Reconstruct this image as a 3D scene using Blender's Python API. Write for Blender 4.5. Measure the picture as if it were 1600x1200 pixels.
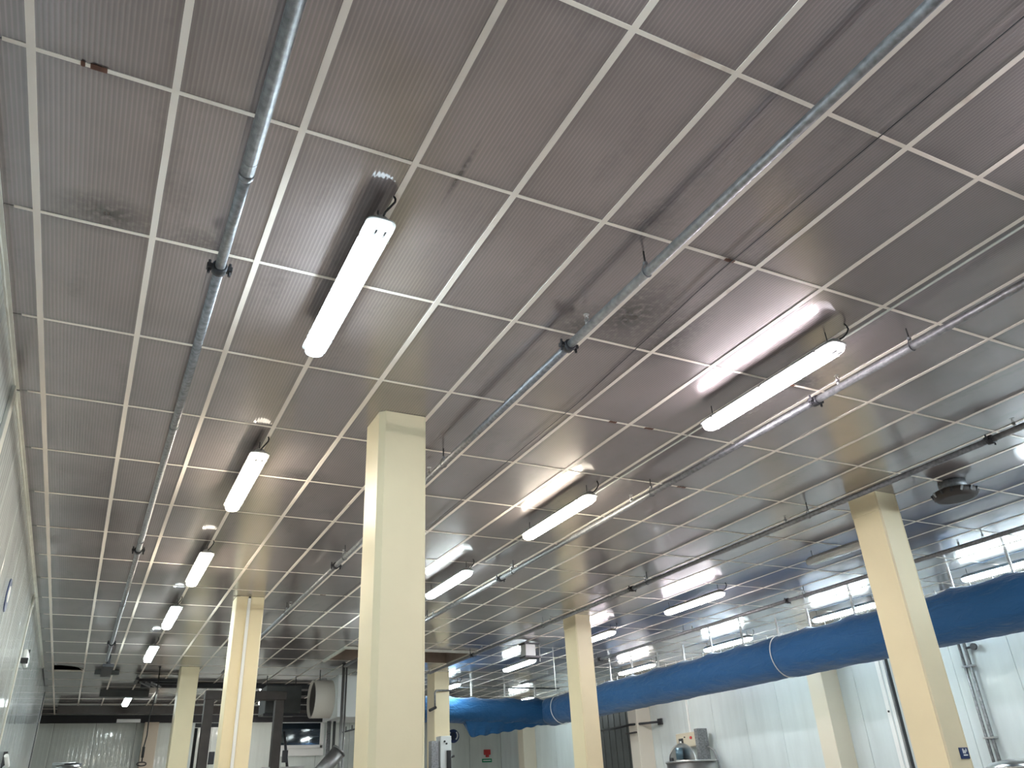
import bpy, bmesh, math, random
from mathutils import Vector, Matrix
random.seed(7)
S = bpy.context.scene
COL = S.collection
for o in list(bpy.data.objects): bpy.data.objects.remove(o)

# ------------------------------------------------------------------ camera, world, exposure
cam_d = bpy.data.cameras.new('camera'); cam = bpy.data.objects.new('camera', cam_d); COL.objects.link(cam)
right = Vector((0.89315366, -0.44721893, -0.04766314)).normalized()
fwd = Vector((0.41555999, 0.78007512, 0.46775282)).normalized()
up = right.cross(fwd).normalized(); fwd = up.cross(right).normalized()
M = Matrix((right, up, -fwd)).transposed().to_4x4(); M.translation = (0, 0, 1.6)
cam.matrix_world = M
cam_d.sensor_width = 36; cam_d.lens = 36 * 1235.8 / 1600; cam_d.clip_start = .05; cam_d.clip_end = 200
S.camera = cam
W = bpy.data.worlds.new('world'); S.world = W; W.use_nodes = True
W.node_tree.nodes['Background'].inputs[0].default_value = (.6, .7, .8, 1)
W.node_tree.nodes['Background'].inputs[1].default_value = .004
S.view_settings.view_transform = 'Standard'
try: S.view_settings.look = 'None'
except Exception: pass
S.view_settings.gamma = 1; S.view_settings.use_curve_mapping = False
S.view_settings.exposure = 1.5
LAMP = 24.0                      # radiance of a lit lens

H = 4.652                        # underside of the ceiling grid
GX, PX = -0.704, 0.6             # runner lines
GY, PY = 3.0315, 1.1925          # cross lines
XL, XR, YB, YF, YE = -0.90, 14.45, 29.6, -4.0, 24.2

# ------------------------------------------------------------------ materials
def mat(name, col, rough=.5, metal=0., spec=.5, coat=0., coat_rough=.1, emit=None, estr=0., noise=0., nscale=3., bump=0., bscale=40.):
    m = bpy.data.materials.new(name); m.use_nodes = True
    nt = m.node_tree; b = nt.nodes['Principled BSDF']
    b.inputs['Base Color'].default_value = (*col, 1); b.inputs['Roughness'].default_value = rough
    b.inputs['Metallic'].default_value = metal; b.inputs['Specular IOR Level'].default_value = spec
    b.inputs['Coat Weight'].default_value = coat; b.inputs['Coat Roughness'].default_value = coat_rough
    if emit:
        b.inputs['Emission Color'].default_value = (*emit, 1); b.inputs['Emission Strength'].default_value = estr
    if noise:
        g = nt.nodes.new('ShaderNodeNewGeometry'); n = nt.nodes.new('ShaderNodeTexNoise')
        n.inputs['Scale'].default_value = nscale; n.inputs['Detail'].default_value = 5
        nt.links.new(g.outputs['Position'], n.inputs['Vector'])
        r = nt.nodes.new('ShaderNodeMapRange'); r.inputs['From Min'].default_value = .3; r.inputs['From Max'].default_value = .7
        r.inputs['To Min'].default_value = 1 - noise; r.inputs['To Max'].default_value = 1 + noise * .5
        nt.links.new(n.outputs['Fac'], r.inputs['Value'])
        x = nt.nodes.new('ShaderNodeVectorMath'); x.operation = 'SCALE'; x.inputs[0].default_value = col
        nt.links.new(r.outputs[0], x.inputs['Scale']); nt.links.new(x.outputs[0], b.inputs['Base Color'])
    if bump:
        g = nt.nodes.new('ShaderNodeNewGeometry'); n = nt.nodes.new('ShaderNodeTexNoise'); n.inputs['Scale'].default_value = bscale
        n.inputs['Detail'].default_value = 3
        nt.links.new(g.outputs['Position'], n.inputs['Vector'])
        bp = nt.nodes.new('ShaderNodeBump'); bp.inputs['Strength'].default_value = 1; bp.inputs['Distance'].default_value = bump
        nt.links.new(n.outputs['Fac'], bp.inputs['Height']); nt.links.new(bp.outputs[0], b.inputs['Normal'])
    return m

def node(nt, t, **kw):
    n = nt.nodes.new(t)
    for k, v in kw.items(): setattr(n, k, v)
    return n
def math_n(nt, op, a, b=None, c=None, clamp=False):
    n = node(nt, 'ShaderNodeMath', operation=op); n.use_clamp = clamp
    for i, v in enumerate((a, b, c)):
        if v is None: continue
        if isinstance(v, (int, float)): n.inputs[i].default_value = v
        else: nt.links.new(v, n.inputs[i])
    return n.outputs[0]

def panel_material():
    m = bpy.data.materials.new('ribbed_ceiling_panel'); m.use_nodes = True
    nt = m.node_tree; b = nt.nodes['Principled BSDF']; L = nt.links
    g = node(nt, 'ShaderNodeNewGeometry'); sx = node(nt, 'ShaderNodeSeparateXYZ'); L.new(g.outputs['Position'], sx.inputs[0])
    # ribs that run along the room, 22 mm apart
    rib = math_n(nt, 'SINE', math_n(nt, 'MULTIPLY', sx.outputs['X'], 2 * math.pi / .0222))
    rib01 = math_n(nt, 'MULTIPLY_ADD', rib, .5, .5)
    ribp = math_n(nt, 'POWER', rib01, 3.0)
    # soft dirt, long smears, speckle
    n1 = node(nt, 'ShaderNodeTexNoise'); n1.inputs['Scale'].default_value = 1.3; n1.inputs['Detail'].default_value = 6; L.new(g.outputs['Position'], n1.inputs['Vector'])
    mp = node(nt, 'ShaderNodeMapping'); mp.inputs['Scale'].default_value = (3.5, .8, 1); L.new(g.outputs['Position'], mp.inputs['Vector'])
    n2 = node(nt, 'ShaderNodeTexNoise'); n2.inputs['Scale'].default_value = 1.2; n2.inputs['Detail'].default_value = 4; L.new(mp.outputs[0], n2.inputs['Vector'])
    n3 = node(nt, 'ShaderNodeTexNoise'); n3.inputs['Scale'].default_value = 24; n3.inputs['Detail'].default_value = 3; L.new(g.outputs['Position'], n3.inputs['Vector'])
    # colour darkens unevenly towards the edges of each panel (distance to the grid lines)
    def edge(axis, off, pitch):
        u = math_n(nt, 'FRACT', math_n(nt, 'DIVIDE', math_n(nt, 'SUBTRACT', sx.outputs[axis], off), pitch))
        d = math_n(nt, 'MULTIPLY', math_n(nt, 'MINIMUM', u, math_n(nt, 'SUBTRACT', 1.0, u)), pitch)
        return d
    dx = edge('X', GX - 60, PX); dy = edge('Y', GY - 119.25, PY)
    d = math_n(nt, 'MINIMUM', dx, dy)
    e = math_n(nt, 'SUBTRACT', 1.0, math_n(nt, 'DIVIDE', d, .10), clamp=True)
    e = math_n(nt, 'MULTIPLY', math_n(nt, 'POWER', e, 1.6), math_n(nt, 'MULTIPLY', n1.outputs['Fac'], 1.1))
    r1 = node(nt, 'ShaderNodeMapRange'); r1.inputs['From Min'].default_value = .35; r1.inputs['From Max'].default_value = .68; r1.inputs['To Min'].default_value = 1.06; r1.inputs['To Max'].default_value = .84
    L.new(n1.outputs['Fac'], r1.inputs['Value'])
    r2 = node(nt, 'ShaderNodeMapRange'); r2.inputs['From Min'].default_value = .62; r2.inputs['From Max'].default_value = .78; r2.inputs['To Min'].default_value = 1.0; r2.inputs['To Max'].default_value = .72
    L.new(math_n(nt, 'MULTIPLY_ADD', n3.outputs['Fac'], .22, math_n(nt, 'MULTIPLY', n2.outputs['Fac'], .86)), r2.inputs['Value'])
    oi = node(nt, 'ShaderNodeObjectInfo')
    rnd = math_n(nt, 'MULTIPLY_ADD', oi.outputs['Random'], .14, .93)
    f = math_n(nt, 'MULTIPLY', math_n(nt, 'MULTIPLY', r1.outputs[0], r2.outputs[0]), rnd)
    f = math_n(nt, 'MULTIPLY', f, math_n(nt, 'MULTIPLY_ADD', ribp, .34, .88))
    f = math_n(nt, 'MULTIPLY', f, math_n(nt, 'SUBTRACT', 1.0, math_n(nt, 'MULTIPLY', e, .6)))
    # soot blotches that sit on particular panels
    for (bx, by, rx, ry, k) in SOOT:
        ddx = math_n(nt, 'DIVIDE', math_n(nt, 'SUBTRACT', sx.outputs['X'], bx), rx); ddy = math_n(nt, 'DIVIDE', math_n(nt, 'SUBTRACT', sx.outputs['Y'], by), ry)
        dd = math_n(nt, 'SQRT', math_n(nt, 'ADD', math_n(nt, 'MULTIPLY', ddx, ddx), math_n(nt, 'MULTIPLY', ddy, ddy)))
        v = math_n(nt, 'SUBTRACT', 1.0, dd, clamp=True)
        v = math_n(nt, 'MULTIPLY', v, math_n(nt, 'MULTIPLY_ADD', n3.outputs['Fac'], 3.0, -.55, clamp=True))
        f = math_n(nt, 'MULTIPLY', f, math_n(nt, 'SUBTRACT', 1.0, math_n(nt, 'MULTIPLY', v, k, clamp=True)))
    sc = node(nt, 'ShaderNodeVectorMath', operation='SCALE'); sc.inputs[0].default_value = PANEL_COL
    L.new(f, sc.inputs['Scale']); L.new(sc.outputs[0], b.inputs['Base Color'])
    b.inputs['Metallic'].default_value = .42
    b.inputs['Roughness'].default_value = .36
    b.inputs['Specular IOR Level'].default_value = .5
    b.inputs['Coat Weight'].default_value = 1.0
    b.inputs['Coat Roughness'].default_value = .04
    b.inputs['Coat IOR'].default_value = 2.1
    # relief: ribs and a slow warp of the thin sheet
    wn = node(nt, 'ShaderNodeTexNoise'); wn.inputs['Scale'].default_value = 1.1; wn.inputs['Detail'].default_value = 1; L.new(g.outputs['Position'], wn.inputs['Vector'])
    b1 = node(nt, 'ShaderNodeBump'); b1.inputs['Distance'].default_value = .006; b1.inputs['Strength'].default_value = 1; L.new(wn.outputs['Fac'], b1.inputs['Height'])
    b2 = node(nt, 'ShaderNodeBump'); b2.inputs['Distance'].default_value = RIB; b2.inputs['Strength'].default_value = 1
    L.new(rib01, b2.inputs['Height']); L.new(b1.outputs[0], b2.inputs['Normal'])
    L.new(b2.outputs[0], b.inputs['Normal']); L.new(b2.outputs[0], b.inputs['Coat Normal'])
    return m
PANEL_COL = (.245, .207, .204); RIB = .00028
SOOT = ((3.05, 3.85, .38, .55, 1.1), (3.5, 4.0, .25, .6, .8), (2.75, 4.1, .25, .3, .9), (-.35, 4.10, .32, .22, 1.0), (.2, 4.15, .25, .18, .7), (1.35, 3.0, .025, .30, 1.2), (4.9, 1.15, .2, .18, .8), (2.1, 6.5, .3, .4, .9), (5.0, 4.15, .3, .16, .9), (2.6, 2.9, .2, .25, .6), (1.6, 7.7, .35, .25, .7))
M_panel = panel_material()

def grid_material():
    m = mat('cream_grid_bar', (.60, .55, .47), .45)
    nt = m.node_tree; b = nt.nodes['Principled BSDF']; L = nt.links
    g = node(nt, 'ShaderNodeNewGeometry')
    n = node(nt, 'ShaderNodeTexNoise'); n.inputs['Scale'].default_value = 1.9; n.inputs['Detail'].default_value = 7; L.new(g.outputs['Position'], n.inputs['Vector'])
    cr = node(nt, 'ShaderNodeValToRGB'); e = cr.color_ramp.elements
    e[0].position = .0; e[0].color = (.90, .83, .75, 1); e[1].position = .80; e[1].color = (.10, .045, .025, 1)
    k = e.new(.66); k.color = (.84, .77, .68, 1); k = e.new(.73); k.color = (.5, .38, .3, 1)
    L.new(n.outputs['Fac'], cr.inputs[0]); L.new(cr.outputs[0], b.inputs['Base Color'])
    return m
M_grid = grid_material()

def wall_material(name, col):
    m = mat(name, col, .38, spec=.5, coat=1., coat_rough=.07)
    nt = m.node_tree; b = nt.nodes['Principled BSDF']; L = nt.links
    g = node(nt, 'ShaderNodeNewGeometry'); sx = node(nt, 'ShaderNodeSeparateXYZ'); L.new(g.outputs['Position'], sx.inputs[0])
    u = math_n(nt, 'ADD', sx.outputs['X'], sx.outputs['Y'])
    rib = math_n(nt, 'POWER', math_n(nt, 'MULTIPLY_ADD', math_n(nt, 'SINE', math_n(nt, 'MULTIPLY', u, 2 * math.pi / .115)), .5, .5), 3.0)
    n = node(nt, 'ShaderNodeTexNoise'); n.inputs['Scale'].default_value = 1.5; L.new(g.outputs['Position'], n.inputs['Vector'])
    h = math_n(nt, 'ADD', math_n(nt, 'MULTIPLY', rib, .0009), math_n(nt, 'MULTIPLY', n.outputs['Fac'], .010))
    bp = node(nt, 'ShaderNodeBump'); bp.inputs['Distance'].default_value = 1; L.new(h, bp.inputs['Height'])
    L.new(bp.outputs[0], b.inputs['Normal']); L.new(bp.outputs[0], b.inputs['Coat Normal'])
    mp = node(nt, 'ShaderNodeMapping'); mp.inputs['Scale'].default_value = (4, 4, .6); L.new(g.outputs['Position'], mp.inputs['Vector'])
    n2 = node(nt, 'ShaderNodeTexNoise'); n2.inputs['Scale'].default_value = 1; n2.inputs['Detail'].default_value = 5; L.new(mp.outputs[0], n2.inputs['Vector'])
    r = node(nt, 'ShaderNodeMapRange'); r.inputs['From Min'].default_value = .3; r.inputs['From Max'].default_value = .75; r.inputs['To Min'].default_value = 1.0; r.inputs['To Max'].default_value = .86
    L.new(n2.outputs['Fac'], r.inputs['Value'])
    sc = node(nt, 'ShaderNodeVectorMath', operation='SCALE'); sc.inputs[0].default_value = col
    L.new(r.outputs[0], sc.inputs['Scale']); L.new(sc.outputs[0], b.inputs['Base Color'])
    return m
M_wall = wall_material('white_wall_panel', (.66, .72, .72))
M_wallback = wall_material('grey_white_back_wall', (.60, .64, .60))
M_gap = mat('dark_joint', (.03, .03, .03), .8)
M_trim = mat('cream_trim', (.60, .60, .54), .45, noise=.12, nscale=6)
M_floor = mat('brown_grey_floor', (.50, .45, .42), .35, noise=.2, nscale=.8)
M_slab = mat('dark_plenum', (.02, .02, .02), .9)
M_yellow = mat('cream_yellow_paint', (.82, .71, .475), .42, spec=.4, noise=.05, nscale=1.6, bump=.0006, bscale=60)
M_white = mat('white_plastic', (.82, .82, .80), .35)
M_galv = mat('galvanised_steel', (.27, .275, .285), .45, metal=.6, noise=.4, nscale=28, bump=.0008, bscale=120)
M_dark = mat('blackened_steel', (.045, .045, .05), .5, metal=.4)
M_steel = mat('stainless_steel', (.55, .55, .55), .28, metal=1., noise=.15, nscale=5)
M_brown = mat('brown_painted_steel', (.065, .055, .05), .5, metal=.3, noise=.2, nscale=5)
M_greybox = mat('pale_grey_paint', (.62, .65, .64), .4)
M_darkgrey = mat('dark_grey_paint', (.075, .08, .078), .45, noise=.2, nscale=4)
M_black = mat('black_rubber', (.012, .012, .012), .5)
M_hatch = mat('brown_hatch_board', (.26, .20, .16), .5, noise=.2, nscale=4)
M_housing = mat('grey_polycarbonate', (.55, .56, .55), .35)
M_glass = mat('dark_window_glass', (.012, .02, .028), .04, spec=.8)
M_rust = mat('rust_brown', (.12, .05, .03), .8, noise=.4, nscale=30)
M_blue = mat('blue_sign_enamel', (.01, .03, .12), .4)
M_red = mat('red_plastic', (.45, .03, .03), .4)
M_green = mat('green_sign', (.0, .22, .10), .4)
M_lens_off = mat('unlit_clear_lens', (.62, .62, .60), .12, coat=1)

def fabric_material():
    m = mat('blue_duct_fabric', (.007, .088, .235), .66, spec=.35)
    b = m.node_tree.nodes['Principled BSDF']; nt = m.node_tree; L = nt.links
    b.inputs['Sheen Weight'].default_value = .25
    g = node(nt, 'ShaderNodeNewGeometry')
    mp = node(nt, 'ShaderNodeMapping'); mp.inputs['Scale'].default_value = (2, 1.2, 5); L.new(g.outputs['Position'], mp.inputs['Vector'])
    n = node(nt, 'ShaderNodeTexNoise'); n.inputs['Scale'].default_value = 2.2; n.inputs['Detail'].default_value = 5; n.inputs['Distortion'].default_value = .7
    L.new(mp.outputs[0], n.inputs['Vector'])
    bp = node(nt, 'ShaderNodeBump'); bp.inputs['Distance'].default_value = .035; L.new(n.outputs['Fac'], bp.inputs['Height']); L.new(bp.outputs[0], b.inputs['Normal'])
    return m
M_fabric = fabric_material()

def lamp_mats(key, c):
    a = mat('lit_lens_' + key, (.8, .8, .8), .3, emit=c, estr=LAMP)
    e = mat('lens_end_' + key, (.7, .72, .7), .3, emit=c, estr=LAMP * .06)
    return a, e, mat('lens_side_' + key, (.8, .8, .8), .3, emit=c, estr=LAMP * 1.25)
LM = {'cool': lamp_mats('cool', (.76, .91, 1.0)), 'pink': lamp_mats('pink', (1.0, .92, .98)), 'warm': lamp_mats('warm', (1.0, .90, .74)),
      'cyan': lamp_mats('cyan', (.86, .99, 1.0)), 'neutral': lamp_mats('neutral', (1.0, .96, .90))}

# ------------------------------------------------------------------ mesh helpers
def link(o, parent=None):
    COL.objects.link(o)
    if parent: o.parent = parent
    return o
def bm_new(): return bmesh.new()
def add_box(bm, x0, x1, y0, y1, z0, z1, bevel=0):
    vs = [bm.verts.new(p) for p in ((x0, y0, z0), (x1, y0, z0), (x1, y1, z0), (x0, y1, z0), (x0, y0, z1), (x1, y0, z1), (x1, y1, z1), (x0, y1, z1))]
    fs = [bm.faces.new([vs[i] for i in q]) for q in ((0, 3, 2, 1), (4, 5, 6, 7), (0, 1, 5, 4), (1, 2, 6, 5), (2, 3, 7, 6), (3, 0, 4, 7))]
    if bevel:
        es = set()
        for f in fs: es.update(f.edges)
        bmesh.ops.bevel(bm, geom=list(es), offset=bevel, segments=2, affect='EDGES', profile=.5)
def add_tube(bm, pts, r, seg=12, cap=True):
    pts = [Vector(p) for p in pts]; n = len(pts); rr = r if isinstance(r, (list, tuple)) else [r] * n
    rings = []; prev = None
    for i, p in enumerate(pts):
        t = (pts[min(i + 1, n - 1)] - pts[max(i - 1, 0)]).normalized()
        if prev is None:
            a = Vector((0, 0, 1)) if abs(t.z) < .9 else Vector((1, 0, 0)); u = t.cross(a).normalized()
        else:
            u = (prev - t * prev.dot(t)).normalized()
        prev = u; v = t.cross(u)
        rings.append([bm.verts.new(p + (u * math.cos(2 * math.pi * k / seg) + v * math.sin(2 * math.pi * k / seg)) * rr[i]) for k in range(seg)])
    for i in range(n - 1):
        for k in range(seg):
            f = bm.faces.new((rings[i][k], rings[i][(k + 1) % seg], rings[i + 1][(k + 1) % seg], rings[i + 1][k])); f.smooth = seg > 6
    if cap:
        bm.faces.new(rings[0][::-1]); bm.faces.new(rings[-1])
def add_prism(bm, poly, z0, z1):
    a = [bm.verts.new((x, y, z0)) for x, y in poly]; b = [bm.verts.new((x, y, z1)) for x, y in poly]; n = len(poly)
    bm.faces.new(a[::-1]); bm.faces.new(b)
    for i in range(n): bm.faces.new((a[i], a[(i + 1) % n], b[(i + 1) % n], b[i]))
def obj(name, bm, m, parent=None, label=None, smooth=None):
    bmesh.ops.recalc_face_normals(bm, faces=bm.faces)
    me = bpy.data.meshes.new(name); bm.to_mesh(me); bm.free(); me.materials.append(m)
    o = bpy.data.objects.new(name, me)
    if label: o['label'] = label
    return link(o, parent)
def box(name, m, b, parent=None, bevel=0, label=None):
    bm = bm_new(); add_box(bm, *b, bevel=bevel); return obj(name, bm, m, parent, label)
def tube(name, m, pts, r, parent=None, seg=12, label=None):
    bm = bm_new(); add_tube(bm, pts, r, seg); return obj(name, bm, m, parent, label)
def thing(name, label, cat, loc=(0, 0, 0), group=None):
    o = bpy.data.objects.new(name, None); o.location = loc; o.empty_display_size = .1; link(o)
    return tag(o, label, cat, group)
def tag(o, label, cat, group=None):
    o['label'] = label; o['category'] = cat
    if group: o['group'] = group
    return o
def struct(o): o['kind'] = 'structure'; return o
def dup(root, loc, label=None, group=None):
    r = root.copy(); COL.objects.link(r); r.location = loc
    if label: r['label'] = label
    if group: r['group'] = group
    for ch in list(root.children):
        c = ch.copy(); COL.objects.link(c); c.parent = r
        for g in list(ch.children):
            d = g.copy(); COL.objects.link(d); d.parent = c
    return r

# ------------------------------------------------------------------ room shell
struct(box('floor', M_floor, (-4.2, XR + .3, YF - .2, YB + .2, -.1, 0)))
ceiling = struct(box('ceiling', M_slab, (-4.2, XR + .3, YF - .2, YB + .2, 5.42, 5.5)))

def wall(name, m, x0, x1, y0, y1, z1, along, p0, pitch, face, skip=(), width=None):
    """a dark backing slab with one cladding panel after another in front of it"""
    w = struct(box(name, M_gap, (x0, x1, y0, y1, 0, z1)))
    a, b = (y0, y1) if along == 'y' else (x0, x1)
    t = p0
    while t < b - .01:
        u0, u1 = max(t, a), min(t + pitch, b)
        if u1 - u0 > .08 and not any(s0 < (u0 + u1) / 2 < s1 for s0, s1 in skip):
            g = .004
            if along == 'y': bb = (face[0], face[1], u0 + g, u1 - g, 0, z1)
            else: bb = (u0 + g, u1 - g, face[0], face[1], 0, z1)
            box('wall_panel', m, bb, w, bevel=.003)
        t += pitch
    return w
ZT = 5.3
wl = wall('wall_left', M_wall, XL - .12, XL - .03, YF, YE, ZT, 'y', YF + .12, 1.15, (XL - .03, XL))
wr = wall('wall_right', M_wall, XR + .03, XR + .12, YF, YB, ZT, 'y', -3.87, 1.17, (XR, XR + .03))
wb = wall('wall_back', M_wallback, -4.1, XR, YB + .03, YB + .12, ZT, 'x', -4.1, 1.15, (YB, YB + .03))
wf = wall('wall_front', M_wall, -1.1, XR, YF - .12, YF - .03, ZT, 'x', -1.1, 1.15, (YF - .03, YF))
struct(box('wall_side', M_wallback, (-4.2, -4.1, YE - .1, YB, 0, ZT)))
struct(box('wall_return', M_wallback, (-4.1, XL - .12, YE - .1, YE, 0, ZT)))
struct(box('trim_1', M_dark, (XL - .13, XL + .012, YE, YE + .07, 0, H - .02)))
struct(box('trim_2', M_white, (XL - .13, XL + .03, YE + .07, YE + .12, 0, H - .1)))
# ragged cream angle between left wall and ceiling, one length after another
for i, (a, b) in enumerate(((-2.5, 6.58), (6.63, 13.7), (13.72, 20.4))):
    bm = bm_new(); n = int((b - a) / .12)
    ys = [a + (b - a) * k / n for k in range(n + 1)]
    A = []
    for y in ys:
        dz = .026 + random.uniform(-.004, .004) + (.012 if random.random() < .08 else 0)
        A.append([bm.verts.new(p) for p in ((XL, y, H - dz), (XL + .012, y, H - dz), (XL + .014, y, H - .008), (XL + .034, y, H - .006), (XL + .034, y, H + .003), (XL, y, H + .003))])
    for k in range(n):
        for j in range(6): bm.faces.new((A[k][j], A[k][(j + 1) % 6], A[k + 1][(j + 1) % 6], A[k + 1][j]))
    bm.faces.new(A[0]); bm.faces.new(A[-1][::-1])
    struct(obj('trim_%d' % (3 + i), bm, M_trim))
struct(box('trim_6', M_trim, (XL, XL + .028, 6.42, 6.58, 0, H - .05), bevel=.004))      # joint cover on left wall
struct(box('trim_7', M_trim, (XL, XL + .018, 13.3, 13.38, 0, H - .05), bevel=.003))
struct(box('trim_8', M_dark, (-4.1, XR, YB - .05, YB, H - .24, H - .01)))                # dark strip topping the back wall
# posts of the right wall, in line with the free columns
for i, y in enumerate((5.9, 12.92, 19.87, 26.8)):
    struct(box('wall_post', mat('cream_post_paint_%d' % i, (.66, .60, .48) if i != 2 else (.70, .64, .55), .4), (13.96, XR, y, y + .42, 0, H + .003), bevel=.012))
dw = struct(box('door_1', M_darkgrey, (XR - .06, XR - .005, 20.32, 22.6, 0, 4.2), bevel=.01))
for k in range(7): box('door_slat', M_darkgrey, (XR - .075, XR - .06, 20.36 + k * .32, 20.36 + k * .32 + .29, 0, 4.18), dw, bevel=.006)
# window of the back wall
wn = struct(box('window_1', M_white, (5.9, 7.65, YB - .06, YB, 3.35, H - .26)))
box('window_pane', M_glass, (6.02, 7.5, YB - .075, YB - .06, 3.69, H - .28), wn)
for b in ((5.95, 7.6, YB - .11, YB - .06, 3.58, 3.68), (7.5, 7.62, YB - .11, YB - .06, 3.58, H - .27), (5.92, 6.02, YB - .11, YB - .06, 3.58, H - .27)):
    box('window_frame', M_white, b, wn, bevel=.008)

# ------------------------------------------------------------------ ceiling grid, panels
NC = 26; R0, R1 = -6, 23
def seg_clear(x0, x1, y0, y1, holes):
    return not any(x0 < h[1] - .01 and x1 > h[0] + .01 and y0 < h[3] - .01 and y1 > h[2] + .01 for h in holes)
hx0, hx1, hy0, hy1 = GX + 9 * PX, GX + 14 * PX, 16.85, GY + 13 * PY
for c in range(-6, NC):
    x = GX + c * PX
    if x > XR: break
    ya = YF if x > XL else YE
    spans = [(ya, YB)]
    if hx0 + .01 < x < hx1 - .01: spans = [(ya, hy0 - .02), (hy1, YB)]
    for a, b in spans:
        w = .0175 if c % 4 else .0185
        bm = bm_new(); n = max(2, int((b - a) / .3)); ring = []
        for k in range(n + 1):
            y = a + (b - a) * k / n; j0 = random.uniform(-.0012, .0012); j1 = random.uniform(-.0012, .0012)
            ring.append([bm.verts.new(p) for p in ((x - w + j0, y, H), (x + w + j1, y, H), (x + w + j1, y, H + .004), (x + .004, y, H + .004), (x + .004, y, H + .04), (x - .004, y, H + .04), (x - .004, y, H + .004), (x - w + j0, y, H + .004))])
        for k in range(n):
            for j in range(8): bm.faces.new((ring[k][j], ring[k][(j + 1) % 8], ring[k + 1][(j + 1) % 8], ring[k + 1][j]))
        bm.faces.new(ring[0]); bm.faces.new(ring[-1][::-1])
        obj('grid_runner', bm, M_grid, ceiling)
for r in range(R0, R1):
    y = GY + r * PY
    if y < YF: continue
    xa = XL + .07 if y < YE else -4.1
    bm = bm_new()
    xs = [xa] + [GX + c * PX for c in range(-6, NC) if xa < GX + c * PX < XR] + [XR]
    for a, b in zip(xs[:-1], xs[1:]):
        if hx0 - .01 < a and b < hx1 + .01 and hy0 < y < hy1 - .01: continue
        j = random.uniform(-.003, .003)
        add_box(bm, a + .016, b - .016, y - .0115 + j, y + .0115 + j, H + .001, H + .0045)
        add_box(bm, a + .018, b - .018, y - .003 + j, y + .003 + j, H + .0045, H + .035)
    obj('cross_tee', bm, M_grid, ceiling)

def proj(p):
    d = Vector(p) - Vector((0, 0, 1.6)); z = d.dot(fwd)
    if z < .2: return None
    return 800 + 1235.8 * d.dot(right) / z, 600 - 1235.8 * d.dot(up) / z, z
cells = []
for r in range(R0, R1):
    for c in range(-6, NC):
        x0, x1 = GX + c * PX, GX + (c + 1) * PX; y0, y1 = GY + r * PY, GY + (r + 1) * PY
        y0 = max(y0, YF); y1 = min(y1, YB); x1 = min(x1, XR)
        if y1 - y0 < .05 or x1 - x0 < .05: continue
        if x0 < XL and y1 < YE: x0 = max(x0, XL + .01)
        if x1 <= x0 + .05 or (x0 < -4.1): continue
        if x0 > hx0 - .01 and x1 < hx1 + .01 and y1 <= hy1 + .01 and y0 > 16.0: continue
        ps = [proj(p) for p in ((x0, y0, H), (x1, y0, H), (x1, y1, H), (x0, y1, H))]
        area = 0
        if all(ps):
            cl = [(min(max(p[0], 0), 1600), min(max(p[1], 0), 1200)) for p in ps]
            area = abs(sum(cl[i][0] * cl[(i + 1) % 4][1] - cl[(i + 1) % 4][0] * cl[i][1] for i in range(4))) / 2
        cells.append((area, c, r, x0, x1, y0, y1))
cells.sort(key=lambda t: -t[0])
def panel_verts(x0, x1, y0, y1):
    g = .004
    return (x0 + g, x1 - g, y0 + g, y1 - g, H + .0055, H + .0095)
shared = {}
rest = bm_new(); cnt = 0
for area, c, r, x0, x1, y0, y1 in cells:
    key = (round(x1 - x0, 3), round(y1 - y0, 3))
    if (c, r) == (0, 14):        # the sheet that has sprung at one corner and leaves a dark gap
        bm = bm_new(); N = 6; V = {}
        for i in range(N + 1):
            for j in range(N + 1):
                u, v = i / N, j / N
                V[i, j] = bm.verts.new((x0 + .004 + (x1 - x0 - .008) * u, y0 + .004 + (y1 - y0 - .04) * v, H + .0055 + .95 * max(0, v - .35) ** 1.3 * (1 - u) ** 1.1 - .02 * math.sin(v * 3.1) * u))
        for i in range(N):
            for j in range(N): bm.faces.new((V[i, j], V[i + 1, j], V[i + 1, j + 1], V[i, j + 1])).smooth = True
        o = obj('ceiling_panel', bm, M_panel, ceiling, label='warped ceiling panel with one corner sprung open'); cnt += 1
        sm = o.modifiers.new('s', 'SOLIDIFY'); sm.thickness = .004
        continue
    if area > 0 and cnt < 300:
        if key not in shared:
            bm = bm_new(); w, h = (x1 - x0) / 2 - .004, (y1 - y0) / 2 - .004
            add_box(bm, -w, w, -h, h, 0, .004)
            me = bpy.data.meshes.new('ceiling_panel'); bmesh.ops.recalc_face_normals(bm, faces=bm.faces); bm.to_mesh(me); bm.free(); me.materials.append(M_panel); shared[key] = me
        o = bpy.data.objects.new('ceiling_panel', shared[key]); link(o, ceiling)
        o.location = ((x0 + x1) / 2, (y0 + y1) / 2, H + .0055)
        o.rotation_euler = (random.uniform(-.0012, .0012), random.uniform(-.0015, .0015), 0); cnt += 1
    else:
        add_box(rest, *panel_verts(x0, x1, y0, y1))
o = obj('ceiling_panels', rest, M_panel, ceiling); o['kind'] = 'stuff'

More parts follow.
